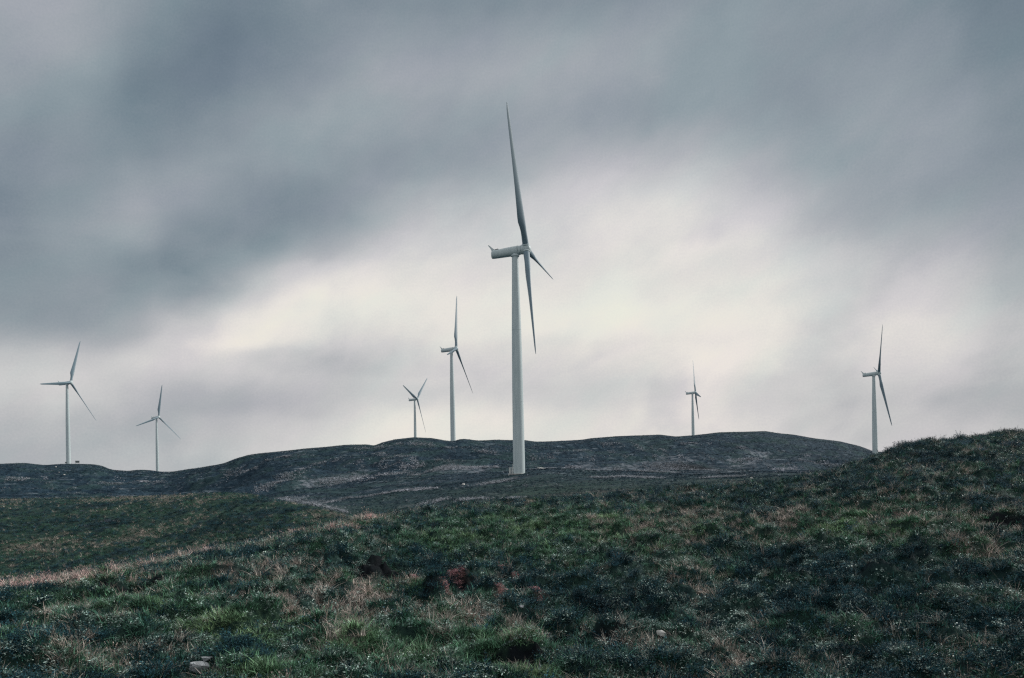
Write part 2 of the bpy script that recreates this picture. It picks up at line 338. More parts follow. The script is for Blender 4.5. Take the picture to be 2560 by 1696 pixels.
# ------------------------------------------------------------------ materials
def new_mat(name):
    m = bpy.data.materials.new(name); m.use_nodes = True; t = NT(m.node_tree)
    b = m.node_tree.nodes['Principled BSDF']; return m, t, b
def attr(t, name, inst=False):
    n = t.node('ShaderNodeAttribute', attribute_name=name)
    if inst: n.attribute_type = 'INSTANCER'
    return n.outputs['Fac']
def ground_material():
    m, t, b = new_mat("moorland")
    geo = t.node('ShaderNodeNewGeometry').outputs['Position']
    sp = t.node('ShaderNodeSeparateXYZ'); t.put(sp.inputs[0], geo)
    flat = t.scale(geo, (1, 1, .6))
    fine = t.noise(flat, 9, 6, .65); mid = t.noise(flat, 1.7, 6, .6); spk = t.noise(flat, 26, 3, .6)
    big = t.noise(flat, .045, 6, .62, .4); med = t.noise(flat, .22, 6, .65, .3)
    strk = t.noise(t.scale(geo, (.10, .17, .3)), 1.0, 7, .68, .5)
    dist = t.node('ShaderNodeVectorMath', operation='LENGTH'); t.put(dist.inputs[0], geo); dist = dist.outputs['Value']
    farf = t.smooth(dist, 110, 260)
    c = t.ramp(t.math('ADD', t.math('MULTIPLY', fine, .5), t.math('MULTIPLY', mid, .5)),
               [(.36, (.008, .018, .020)), (.46, (.018, .040, .036)), (.55, (.036, .070, .052)), (.66, (.085, .110, .085))])
    dark = attr(t, 'dark'); dry = attr(t, 'dry'); green = attr(t, 'green')
    c = t.mix(t.math('MULTIPLY', green, .6), c, t.ramp(fine, [(.4, (.020, .045, .025)), (.62, (.075, .105, .050))]))
    c = t.mix(t.smooth(dry, .45, .95, 0, .65), c, t.ramp(fine, [(.4, (.055, .045, .040)), (.62, (.22, .165, .14))]))
    c = t.mix(t.smooth(dark, .3, .9, 0, .75), c, t.ramp(spk, [(.4, (.009, .013, .018)), (.65, (.040, .050, .058))]))
    # distant heather hills: dark slate heather, pale straw streaks, purplish and green areas
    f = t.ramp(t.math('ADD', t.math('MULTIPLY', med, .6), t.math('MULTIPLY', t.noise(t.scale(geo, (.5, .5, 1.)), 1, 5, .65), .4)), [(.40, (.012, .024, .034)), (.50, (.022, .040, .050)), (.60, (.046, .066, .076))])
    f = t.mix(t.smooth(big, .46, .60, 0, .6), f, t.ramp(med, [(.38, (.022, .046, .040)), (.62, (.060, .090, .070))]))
    cont = t.noise(t.scale(geo, (.05, .05, .9)), 1.0, 6, .62, .6); brk = t.noise(t.scale(geo, (.12, .12, .2)), 1., 5, .65)
    f = t.mix(t.math('MULTIPLY', t.smooth(cont, .58, .62), t.smooth(brk, .50, .57, 0, .7)), f, (.24, .23, .22, 1))
    f = t.mix(t.smooth(strk, .59, .66, 0, .55), f, (.21, .19, .18, 1))
    f = t.mix(t.smooth(t.noise(t.scale(geo, (.5, .5, .5)), 1, 5, .7), .62, .72, 0, .45), f, (.26, .25, .235, 1))
    f = t.mix(t.math('MULTIPLY', attr(t, 'pale'), t.smooth(t.noise(t.scale(geo, (.35, .5, .5)), 1, 5, .7), .42, .6, 0, .8)), f, (.33, .28, .26, 1))
    f = t.mix(attr(t, 'bank'), f, (.010, .012, .014, 1))
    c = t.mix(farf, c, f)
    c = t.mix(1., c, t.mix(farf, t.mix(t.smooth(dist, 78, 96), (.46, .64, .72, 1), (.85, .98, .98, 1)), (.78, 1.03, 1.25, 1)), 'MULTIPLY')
    c = t.mix(t.math('MULTIPLY', attr(t, 'red'), t.smooth(fine, .35, .5, .35, 1)), c, t.ramp(spk, [(.35, (.10, .06, .055)), (.65, (.32, .19, .17))]))
    c = t.mix(attr(t, 'peat'), c, t.ramp(mid, [(.4, (.003, .005, .007)), (.7, (.009, .013, .017))]))
    t.put(b.inputs['Base Color'], c); b.inputs['Roughness'].default_value = .9; b.inputs['Specular IOR Level'].default_value = .15
    bm = t.node('ShaderNodeBump'); bm.inputs['Strength'].default_value = .9; bm.inputs['Distance'].default_value = .06
    t.put(bm.inputs['Height'], fine)
    bm2 = t.node('ShaderNodeBump'); bm2.inputs['Strength'].default_value = .8; bm2.inputs['Distance'].default_value = 2.2
    t.put(bm2.inputs['Height'], t.math('MULTIPLY', med, farf)); t.l.new(bm.outputs[0], bm2.inputs['Normal'])
    t.l.new(bm2.outputs[0], b.inputs['Normal'])
    return m
def blade_material(name, lo, hi, stops_tint, rough=.65, spec=.25, cast=(.74, 1.10, 1.25)):
    m, t, b = new_mat(name)
    rnd = t.node('ShaderNodeObjectInfo').outputs['Random']
    tint = attr(t, 'tint', True)
    c = t.ramp(tint, stops_tint)
    v = t.math('ADD', lo, t.math('MULTIPLY', rnd, hi - lo))
    vv = t.node('ShaderNodeCombineXYZ')
    for i in range(3): t.put(vv.inputs[i], v)
    isl = t.node('ShaderNodeNewGeometry').outputs['Random Per Island']
    w = t.math('ADD', .45, t.math('MULTIPLY', t.math('POWER', isl, 3.), 2.1))  # a few blades much brighter than the rest: highlights put into the colour
    ww = t.node('ShaderNodeCombineXYZ')
    for i in range(3): t.put(ww.inputs[i], w)
    c = t.mix(1., c, cast + (1,), 'MULTIPLY'); c = t.mix(1., c, vv.outputs[0], 'MULTIPLY'); c = t.mix(1., c, ww.outputs[0], 'MULTIPLY')
    t.put(b.inputs['Base Color'], c); b.inputs['Roughness'].default_value = rough; b.inputs['Specular IOR Level'].default_value = spec
    return m

# ------------------------------------------------------------------ object helpers
def mesh_obj(name, verts, faces, mat=None, parent=None, smooth=True, mw=None):
    me = bpy.data.meshes.new(name); me.from_pydata([tuple(v) for v in verts], [], faces); me.update()
    if mat: me.materials.append(mat)
    if smooth: me.polygons.foreach_set('use_smooth', [True] * len(me.polygons))
    o = bpy.data.objects.new(name, me); COL.objects.link(o)
    if parent: o.parent = parent
    if mw is not None: o.matrix_local = mw
    return o
def tag(o, label=None, cat=None, group=None, kind=None):
    for k, v in (('label', label), ('category', cat), ('group', group), ('kind', kind)):
        if v: o[k] = v
    return o
class MB:
    def __init__(s): s.v = []; s.f = []
    def add(s, v, f):
        n = len(s.v); s.v += [tuple(p) for p in v]; s.f += [tuple(i + n for i in q) for q in f]; return s
    def box(s, c, d, rot=None, bev=.0):
        M_ = rot or Matrix.Identity(3); h = [k / 2 for k in d]; v = []
        for x in (-1, 1):
            for y in (-1, 1):
                for z in (-1, 1): v.append(Vector(c) + M_ @ Vector((x*h[0], y*h[1], z*h[2])))
        return s.add(v, [(0,1,3,2),(4,6,7,5),(0,4,5,1),(2,3,7,6),(0,2,6,4),(1,5,7,3)])
    def tube(s, pts, rad, n=10, cap=True):
        pts = [Vector(p) for p in pts]; rad = rad if hasattr(rad, '__len__') else [rad] * len(pts); v = []; f = []
        for i, p in enumerate(pts):
            d = (pts[min(i+1, len(pts)-1)] - pts[max(i-1, 0)]).normalized()
            a = d.orthogonal().normalized() if i == 0 else (a - d * a.dot(d)).normalized(); b = d.cross(a)
            for k in range(n):
                t = 2*math.pi*k/n; v.append(p + (a*math.cos(t) + b*math.sin(t)) * rad[i])
        for i in range(len(pts)-1):
            for k in range(n): f.append((i*n+k, i*n+(k+1) % n, (i+1)*n+(k+1) % n, (i+1)*n+k))
        if cap: f.append(tuple(range(n-1, -1, -1))); f.append(tuple((len(pts)-1)*n+k for k in range(n)))
        return s.add(v, f)
    def build(s, name, mat, parent=None, smooth=False, mw=None):
        return mesh_obj(name, s.v, s.f, mat, parent, smooth, mw)
def lathe(prof, n=40, axis='z'):
    v = []; f = []
    for r, z in prof:
        for k in range(n):
            t = 2*math.pi*k/n; c, s_ = r*math.cos(t), r*math.sin(t)
            v.append((c, s_, z) if axis == 'z' else (z, c, s_))
    for i in range(len(prof)-1):
        for k in range(n): 
            q = (i*n+k, i*n+(k+1) % n, (i+1)*n+(k+1) % n, (i+1)*n+k); f.append(q)
    f.append(tuple(range(n-1, -1, -1))); f.append(tuple((len(prof)-1)*n+k for k in range(n)))
    return v, f
def smooth_angle(o, deg=35):
    me = o.data; me.polygons.foreach_set('use_smooth', [True]*len(me.polygons))
    bm = bmesh.new(); bm.from_mesh(me)
    bmesh.ops.recalc_face_normals(bm, faces=bm.faces)
    for e in bm.edges:
        if len(e.link_faces) == 2 and e.calc_face_angle(0) > R(deg): e.smooth = False
    bm.to_mesh(me); bm.free(); return o

# ------------------------------------------------------------------ ground sheet
def make_ground():
    a = np.concatenate([np.linspace(-180, -62, 40, endpoint=False), np.linspace(-62, -37, 60, endpoint=False), np.linspace(-37, 37, 900, endpoint=False),
                        np.linspace(37, 62, 60, endpoint=False), np.linspace(62, 180, 40, endpoint=False)])
    r = np.exp(np.concatenate([np.linspace(math.log(1.5), math.log(10), 24, endpoint=False), np.linspace(math.log(10), math.log(75), 330, endpoint=False),
                               np.linspace(math.log(75), math.log(900), 330, endpoint=False), np.linspace(math.log(900), math.log(2400), 30)]))
    AA, RR = np.meshgrid(np.radians(a), r); X = (RR * np.sin(AA)).ravel(); Y = (RR * np.cos(AA)).ravel()
    Z = height(X, Y); na, nr = len(a), len(r)
    co = np.stack([X, Y, Z], 1); z0 = height(0., 0.1)[0]
    co = np.vstack([co, [[0, 0, z0]]]); N = len(co)
    i, j = np.meshgrid(np.arange(nr - 1), np.arange(na), indexing='ij'); j2 = (j + 1) % na
    q = np.stack([i*na + j, i*na + j2, (i+1)*na + j2, (i+1)*na + j], -1).reshape(-1, 4)[:, ::-1]
    tr = np.stack([np.full(na, N - 1), (np.arange(na) + 1) % na, np.arange(na)], 1)
    me = bpy.data.meshes.new('ground'); me.vertices.add(N); me.vertices.foreach_set('co', co.ravel())
    nl = q.size + tr.size; me.loops.add(nl); me.loops.foreach_set('vertex_index', np.concatenate([q.ravel(), tr.ravel()]).astype(np.int32))
    npol = len(q) + len(tr); me.polygons.add(npol)
    st = np.concatenate([np.arange(len(q)) * 4, q.size + np.arange(len(tr)) * 3]).astype(np.int32)
    me.polygons.foreach_set('loop_start', st); me.update(calc_edges=True)
    me.polygons.foreach_set('use_smooth', np.ones(npol, bool))
    mk = masks(co[:, 0], co[:, 1])
    for k, v in mk.items():
        at = me.attributes.new(k, 'FLOAT', 'POINT'); at.data.foreach_set('value', v.astype(np.float32))
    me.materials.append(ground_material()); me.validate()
    o = bpy.data.objects.new('ground', me); COL.objects.link(o); o['kind'] = 'structure'
    return o
ground = make_ground()

# ------------------------------------------------------------------ wind turbines
def paint_material():
    m, t, b = new_mat("turbine_paint")
    oc = t.node('ShaderNodeTexCoord').outputs['Object']
    n = t.noise(t.scale(oc, (1.2, 1.2, .12)), 1, 5, .6)
    c = t.ramp(n, [(.3, (.47, .565, .585)), (.6, (.60, .69, .70))])
    t.put(b.inputs['Base Color'], c); b.inputs['Roughness'].default_value = .42; b.inputs['Specular IOR Level'].default_value = .4
    return m
def plain(name, col, rough=.6, metal=0.):
    m, t, b = new_mat(name); oc = t.node('ShaderNodeTexCoord').outputs['Object']
    n = t.noise(oc, 3, 4)
    c = t.mix(n, tuple(k * .8 for k in col) + (1,), tuple(min(1, k * 1.2) for k in col) + (1,))
    t.put(b.inputs['Base Color'], c); b.inputs['Roughness'].default_value = rough; b.inputs['Metallic'].default_value = metal
    return m
PAINT = paint_material(); DARKG = plain('dark_seal', (.10, .12, .13)); PALEP = plain('pale_steel', (.78, .80, .78), .5); CONC = plain('weathered_concrete', (.42, .41, .38), .9)
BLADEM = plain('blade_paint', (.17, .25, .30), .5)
L, TILT, CONE, OVER, HTOW = 41., .0973, .0581, 3.49, 68.9
def blade_mesh():
    st = []  # span, chord, thickness ratio, twist(deg), circular blend
    spans = [1.25, 1.9, 2.8, 4., 5.5, 7., 8.5, 10., 12., 15., 19., 23., 27., 31., 34.5, 37.5, 39.6, 40.8, 41.4]
    def ch(s): return float(np.interp(s, [1.2, 3, 5, 8.2, 9.6, 12, 20, 30, 38, 40.3, 41], [1.9, 1.9, 2.25, 3.1, 3.25, 3.0, 2.35, 1.65, 1.15, .85, .4]))
    def th(s): return float(np.interp(s, [1.2, 3, 5, 9.6, 15, 25, 41], [1., 1., .75, .36, .28, .24, .24]))
    def tw(s): return float(np.interp(s, [1.2, 9, 20, 41], [34, 32, 27, 26]))
    def cb(s): return float(np.interp(s, [2.6, 8.5], [0, 1]))
    n = 28; v = []; f = []
    for s in spans:
        c, tk, b, tt = ch(s), th(s), cb(s), R(tw(s))
        for k in range(n):
            p = 2*math.pi*k/n; cx = .5*(1+math.cos(p))       # 1 trailing .. 0 leading
            yt = 5*tk*c*(.2969*math.sqrt(cx) - .126*cx - .3516*cx**2 + .2843*cx**3 - .1036*cx**4) * (1 if math.sin(p) >= 0 else -1)
            ax = (cx - .30)*c; 
            circ = (math.cos(p) * c * tk * .5, math.sin(p) * c * tk * .5)
            X = circ[0]*(1-b) + ax*b; Y = circ[1]*(1-b) + yt*b
            # chord (trailing) direction: -Y cos, -X sin ; thickness dir perpendicular
            cd = (-math.sin(tt), -math.cos(tt)); nd = (math.cos(tt), -math.sin(tt))
            v.append((cd[0]*X + nd[0]*Y, cd[1]*X + nd[1]*Y, s))
    for i in range(len(spans)-1):
        for k in range(n): f.append((i*n+k, i*n+(k+1) % n, (i+1)*n+(k+1) % n, (i+1)*n+k))
    f.append(tuple(range(n-1, -1, -1))); f.append(tuple((len(spans)-1)*n+k for k in range(n)))
    return v, f
def make_turbine(hub, yaw, ph, label, stairs=False):
    """root Empty at the tower's foot; hub = rotor centre in world"""
    a = Vector((math.cos(-yaw), math.sin(-yaw), 0)); c = Vector(hub) - a * OVER
    gz = float(height(c.x, c.y)[0]); root = bpy.data.objects.new('wind_turbine', None); COL.objects.link(root)
    root.location = (c.x, c.y, gz); root.rotation_euler = (0, 0, -yaw); root.empty_display_size = 2
    tag(root, label, 'wind turbine', 'wind turbines on the moor')
    Hh = hub[2] - gz; top = Hh - 1.75
    prof = [(1.82, -1.2), (1.82, .0), (1.80, 8), (1.74, 18), (1.68, 27), (1.58, 36), (1.42, 46), (1.26, 54), (1.10, 61), (.99, top - .35 if top > 62 else top - .35)]
    prof = [(r_, z_ if i < 2 else z_ / 67.2 * (top - .35) if i < 9 else top - .35) for i, (r_, z_) in enumerate(prof)]
    v, f = lathe(prof, 48); tw = mesh_obj('tower', v, f, PAINT, root); smooth_angle(tw)
    v, f = lathe([(1.86, -.9), (1.86, .10), (2.05, .12), (2.05, -.9)][:3] + [(2.05, .0)], 40)
    v, f = lathe([(2.35, -1.2), (2.35, .06), (2.25, .12), (1.9, .12)], 40); fo = mesh_obj('foundation_ring', v, f, CONC, root); smooth_angle(fo)
    for z in (.33, .66):
        pr = float(np.interp(z * (top - .35), [q[1] for q in prof], [q[0] for q in prof]))
        v, f = lathe([(pr - .02, z*top - .09), (pr + .025, z*top - .07), (pr + .025, z*top + .07), (pr - .02, z*top + .09)], 48)
        s_ = mesh_obj('flange', v, f, PAINT, tw); smooth_angle(s_)
    v, f = lathe([(1.0, top - .36), (1.28, top - .34), (1.33, top - .1), (1.25, top + .12), (1.05, top + .5), (.9, top + .9)], 40)
    yr = mesh_obj('yaw_ring', v, f, PAINT, root); smooth_angle(yr)
    HM = Matrix.Translation((OVER, 0, Hh)) @ Matrix.Rotation(-TILT, 4, 'Y')
    # nacelle: round housing, flat slightly slanted rear
    n = 40; xsn = [-1.6, -1.75, -2.6, -4.0, -6.0, -8.2, -10.0, -10.65, -10.87, -10.9]; rd = [1.28, 1.34, 1.42, 1.44, 1.40, 1.33, 1.26, 1.20, 1.06, .8]
    v = []; f = []
    for x_, r_ in zip(xsn, rd):
        for k in range(n):
            t = 2*math.pi*k/n; cc, ss = math.cos(t), math.sin(t)
            e = .86; yy = r_ * math.copysign(abs(cc)**e, cc); zz = r_ * math.copysign(abs(ss)**e, ss)
            v.append((x_ + (.10 * zz if x_ < -9 else 0), yy, zz - .05))
    for i in range(len(xsn)-1):
        for k in range(n): f.append((i*n+k, i*n+(k+1) % n, (i+1)*n+(k+1) % n, (i+1)*n+k))
    f.append(tuple(range(n-1, -1, -1))); f.append(tuple((len(xsn)-1)*n+k for k in range(n)))
    na = mesh_obj('nacelle', v, f, PAINT, root, mw=HM); smooth_angle(na, 40)
    m_ = MB()                                                   # upright fin at the tail, leaning back, on a small deck
    for w0, pr in ((.55, [(-10.1, 1.0, 1.25), (-10.4, 1.45, .85), (-10.8, 2.0, .58), (-11.2, 2.55, .42), (-11.6, 3.05, .28)]),):
        vv = []; 
        for (x_, z_, l_) in pr:
            for (sx, sy) in ((-1, -1), (1, -1), (1, 1), (-1, 1)): vv.append((x_ + sx * l_ * .5, sy * w0 * (.9 - .5 * (z_ - 1.1) / 1.9), z_ + sx * l_ * .12))
        ff = [(i*4+k, i*4+(k+1) % 4, (i+1)*4+(k+1) % 4, (i+1)*4+k) for i in range(len(pr)-1) for k in range(4)] + [(3,2,1,0), tuple((len(pr)-1)*4+k for k in range(4))]
        m_.add(vv, ff)
    m_.build('tail_fin', PAINT, na)
    m_ = MB(); m_.box((-9.3, 0, 1.36), (1.5, .9, .12)); m_.tube([(-9.0, .3, 1.4), (-9.0, .3, 2.0)], .03, 6); m_.build('roof_deck', DARKG, na)
    v, f = lathe([(1.36, -2.62), (1.485, -2.6), (1.485, -2.52), (1.36, -2.5)], 40, 'x'); s_ = mesh_obj('panel_seam', v, f, DARKG, na)
    # hub / spinner
    v, f = lathe([(1.30, -1.56), (1.44, -1.5), (1.52, -.8), (1.55, 0.), (1.50, .55), (1.36, .95), (1.1, 1.25), (.75, 1.42), (.35, 1.50), (.06, 1.52)], 40, 'x')
    hb = mesh_obj('hub', v, f, PAINT, root, mw=HM); smooth_angle(hb, 50)
    for k in range(3):
        t = ph + k * 2*math.pi/3
        BM = HM @ Matrix.Rotation(-t, 4, 'X') @ Matrix.Rotation(CONE, 4, 'Y')
        if make_turbine.bl is None:
            v, f = BL; bo = mesh_obj('blade', v, f, BLADEM, root); smooth_angle(bo, 60); make_turbine.bl = bo
            v, f = lathe([(1.02, 1.0), (1.08, 1.25), (1.13, 1.45), (1.13, 1.62), (1.0, 1.68), (.96, 1.7)], 32)
            co = mesh_obj('root_collar', v, f, PAINT, bo); smooth_angle(co, 40); make_turbine.co = co
        else:
            bo = bpy.data.objects.new('blade', make_turbine.bl.data); COL.objects.link(bo); bo.parent = root
            co = bpy.data.objects.new('root_collar', make_turbine.co.data); COL.objects.link(co); co.parent = bo
        bo.matrix_local = BM
    if stairs:
        # platform, rails and steps against the door on the left of the foot
        dr = MB(); z0 = .9
        for sx in (-1, 1): dr.box((-1.86, sx*.45, z0 + 1.05), (.14, .10, 2.1))
        dr.box((-1.86, 0, z0 + 2.1), (.16, 1.0, .12)); dr.build('door_frame', PALEP, tw)
        d2 = MB(); d2.box((-1.80, 0, z0 + 1.03), (.12, .80, 2.0)); d2.build('door', PAINT, tw)
        st = bpy.data.objects.new('access_stairs', None)
        sm_ = MB(); 
        sm_.box((-2.45, 0, .80), (1.15, 1.2, .08))
        for k in range(4): sm_.box((-2.45 , -.85 - k*.28, .62 - k*.25), (.95, .30, .06))
        for sx in (-2.98, -1.98): sm_.tube([(sx, -.55, .8), (sx, -2.0, -.45)], .05, 6)
        stairs_o = sm_.build('access_stairs', PALEP, root)
        rl = MB()
        for sx in (-3.0, -1.98):
            for sy in (-.58, .58): rl.tube([(sx, sy, -.5), (sx, sy, 1.95)], .09, 6)
        for z_ in (1.15, 1.52, 1.93):
            for sy in (-.58, .58): rl.tube([(-3.0, sy, z_), (-1.98, sy, z_)], .075, 6)
            rl.tube([(-3.0, -.58, z_), (-3.0, .58, z_)], .075, 6)
        rl.build('railing', PALEP, stairs_o)
    return root
BL = blade_mesh(); make_turbine.bl = None
TUR = [((5.6, 238.7, 66.4), 11.3, -29.7, 'tallest wind turbine, in the middle, with white access stairs at its foot', True),
 ((-381.6, 673.9, 79.1), 6.8, 22.1, 'wind turbine beside a small cabinet on the left hill, one blade level', False),
 ((-437.3, 963.6, 68.2), 20.4, 11.5, 'small wind turbine in the dip of the skyline left of the long ridge', False),
 ((-111.3, 924.4, 81.1), 18.6, 287.8, 'small wind turbine with two blades raised in a V behind the ridge', False),
 ((-37.9, 549.1, 83.2), 9.5, 16.0, 'wind turbine in the ridge notch, next on the left of the tallest turbine', False),
 ((215.2, 904.1, 80.7), 9.6, 17.6, 'tiniest wind turbine, behind the rounded hill right of the tallest turbine', False),
 ((267.5, 563.5, 61.8), 18.1, -42.0, 'wind turbine whose foot is hidden by the grassy knoll on the right', False)]
for h_, yw, p_, lb, st_ in TUR: make_turbine(h_, R(yw), R(p_), lb, st_)

# ------------------------------------------------------------------ vegetation prototypes (kept out of the scene, instanced as ground cover)
protos = bpy.data.collections.new
def blade_strip(P, D, w, bend, h, segs=3, rot=0.):
    """a curved tapering leaf blade: base P, lean dir D(angle), width w, height h"""
    v = []; f = []; ca, sa = math.cos(D), math.sin(D); wa, wb = math.cos(D + rot + 1.57), math.sin(D + rot + 1.57)
    for i in range(segs + 1):
        t = i / segs; x = bend * t * t; z = h * (t - .35 * (bend / max(h, .01)) * t * t * .6); ww = w * (1 - t * .85) * .5
        c = (P[0] + ca * x, P[1] + sa * x, P[2] + z)
        v += [(c[0] - wa*ww, c[1] - wb*ww, c[2]), (c[0] + wa*ww, c[1] + wb*ww, c[2])]
    for i in range(segs): f.append((2*i, 2*i+1, 2*i+3, 2*i+2))
    return v, f
def proto_set(name, n, builder, mat):
    c = bpy.data.collections.new(name)
    for i in range(n):
        m = MB(); builder(m, np.random.default_rng(100 + i))
        me = bpy.data.meshes.new(name); me.from_pydata(m.v, [], m.f); me.update(); me.materials.append(mat)
        c.objects.link(bpy.data.objects.new(f"{name}_{i:02d}", me))
    return c
def b_green(m, r):
    for _ in range(38):
        a = r.uniform(0, 6.28); d = abs(r.normal(0, .10)); h = r.uniform(.06, .21)
        m.add(*blade_strip((d*math.cos(a), d*math.sin(a), -.02), a + r.normal(0, .6), r.uniform(.010, .022), h * r.uniform(.3, 1.2), h, 3, r.uniform(-.8, .8)))
def b_dry(m, r):
    for _ in range(34):
        a = r.uniform(0, 6.28); d = abs(r.normal(0, .08)); h = r.uniform(.12, .38)
        m.add(*blade_strip((d*math.cos(a), d*math.sin(a), -.02), a + r.normal(0, .7), r.uniform(.008, .017), h * r.uniform(.25, 1.3), h, 3, r.uniform(-.9, .9)))
def b_heather(m, r):
    for _ in range(26):
        a = r.uniform(0, 6.28); d = abs(r.normal(0, .10)); h = r.uniform(.08, .22); lx = r.normal(0, .05); ly = r.normal(0, .05)
        x0, y0 = d*math.cos(a), d*math.sin(a)
        m.add(*blade_strip((x0, y0, -.03), a, .007, h*.4, h, 2))
        for k in range(9):
            t = r.uniform(.35, 1.05); px = x0 + math.cos(a)*h*.4*t*t; py = y0 + math.sin(a)*h*.4*t*t; pz = h*t - .03
            b = r.uniform(0, 6.28); e = r.uniform(-.3, .9); l = r.uniform(.014, .032); w = l*.32
            u = Vector((math.cos(b)*math.cos(e), math.sin(b)*math.cos(e), math.sin(e))); s = u.orthogonal().normalized()*w
            p = Vector((px, py, pz)); m.add([p - s*.5, p + u*l*.5 - s, p + u*l, p + u*l*.5 + s], [(0, 1, 2, 3)])
def b_leaf(m, r):
    for _ in range(26):
        a = r.uniform(0, 6.28); d = abs(r.normal(0, .09)); b = r.uniform(0, 6.28); e = r.uniform(-.2, 1.1); l = r.uniform(.02, .06); w = l * r.uniform(.12, .24)
        u = Vector((math.cos(b)*math.cos(e), math.sin(b)*math.cos(e), math.sin(e))); s = u.cross(Vector((r.normal(), r.normal(), r.normal()))).normalized()*w
        p = Vector((d*math.cos(a), d*math.sin(a), r.uniform(.0, .13))); m.add([p, p + u*l*.5 - s, p + u*l, p + u*l*.5 + s], [(0, 1, 2, 3)])
def b_stalk(m, r):
    for _ in range(r.integers(3, 7)):
        a = r.uniform(0, 6.28); d = r.uniform(0, .12); h = r.uniform(.30, .62); bn = h*r.uniform(.05, .5)
        P = (d*math.cos(a), d*math.sin(a), -.02); m.add(*blade_strip(P, a, .011, bn, h, 4))
        for k in range(5):
            t = r.uniform(.78, 1.); x = bn*t*t; z = h*(t - .21*(bn/h)*t*t); p = Vector((P[0] + math.cos(a)*x, P[1] + math.sin(a)*x, z))
            u = Vector((r.normal()*.3, r.normal()*.3, 1)).normalized()*.035; s = u.orthogonal().normalized()*.010
            m.add([p, p + u*.5 - s, p + u, p + u*.5 + s], [(0, 1, 2, 3)])
def b_moss(m, r):
    for _ in range(60):
        a = r.uniform(0, 6.28); d = r.uniform(0, 1)**.5*.13; b = r.uniform(0, 6.28); e = r.uniform(.1, 1.3); l = r.uniform(.014, .026); w = l*.4
        u = Vector((math.cos(b)*math.cos(e), math.sin(b)*math.cos(e), math.sin(e))); s = u.cross(Vector((r.normal(), r.normal(), r.normal()))).normalized()*w
        p = Vector((d*math.cos(a), d*math.sin(a), .055*(1 - (d/.13)**2) + .0)); m.add([p, p + u*l*.5 - s, p + u*l, p + u*l*.5 + s], [(0, 1, 2, 3)])
m_green = blade_material('green_grass', .6, 1.5, [(.0, (.024, .055, .046)), (.35, (.046, .098, .064)), (.7, (.108, .165, .085)), (1., (.34, .34, .16))])
m_dry = blade_material('dry_grass', .55, 1.5, [(.0, (.19, .18, .15)), (.4, (.40, .33, .27)), (.75, (.60, .45, .38)), (1., (.78, .50, .44))], .7, cast=(.92, .98, 1.05))
m_heath = blade_material('heather', .5, 1.6, [(.0, (.014, .034, .036)), (.5, (.034, .070, .066)), (.85, (.080, .096, .094)), (1., (.19, .14, .145))], .75, .15, cast=(.70, 1.05, 1.35))
m_leaf = blade_material('pale_glint_leaves', .5, 1.6, [(.0, (.13, .21, .19)), (.5, (.40, .48, .42)), (1., (.90, .90, .80))], .45, .4, cast=(.93, 1.0, 1.02))  # pale leaf colour doubles as painted glints of light
m_stalk = blade_material('seed_stalks', .6, 1.4, [(.0, (.22, .20, .16)), (.6, (.42, .34, .28)), (1., (.56, .38, .34))], .7, cast=(.95, 1., 1.05))
m_red = blade_material('red_moss', .7, 1.4, [(.0, (.26, .14, .13)), (1., (.62, .38, .36))], .8, cast=(1., .95, 1.05))
C_green = proto_set('grass_tuft', 5, b_green, m_green); C_dry = proto_set('dry_tuft', 5, b_dry, m_dry); C_heath = proto_set('heather_clump', 5, b_heather, m_heath)
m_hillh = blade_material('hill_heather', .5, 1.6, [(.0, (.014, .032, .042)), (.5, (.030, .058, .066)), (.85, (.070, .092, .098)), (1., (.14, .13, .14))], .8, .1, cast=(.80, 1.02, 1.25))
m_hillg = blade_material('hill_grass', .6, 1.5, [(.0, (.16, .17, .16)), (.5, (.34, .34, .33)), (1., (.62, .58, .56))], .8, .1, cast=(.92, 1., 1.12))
C_hillh = proto_set('hill_heather_clump', 5, b_heather, m_hillh); C_hillg = proto_set('hill_grass_tuft', 5, b_dry, m_hillg)
C_leaf = proto_set('leaf_cluster', 4, b_leaf, m_leaf); C_stalk = proto_set('stalk_cluster', 5, b_stalk, m_stalk); C_red = proto_set('moss_cushion', 3, b_moss, m_red)
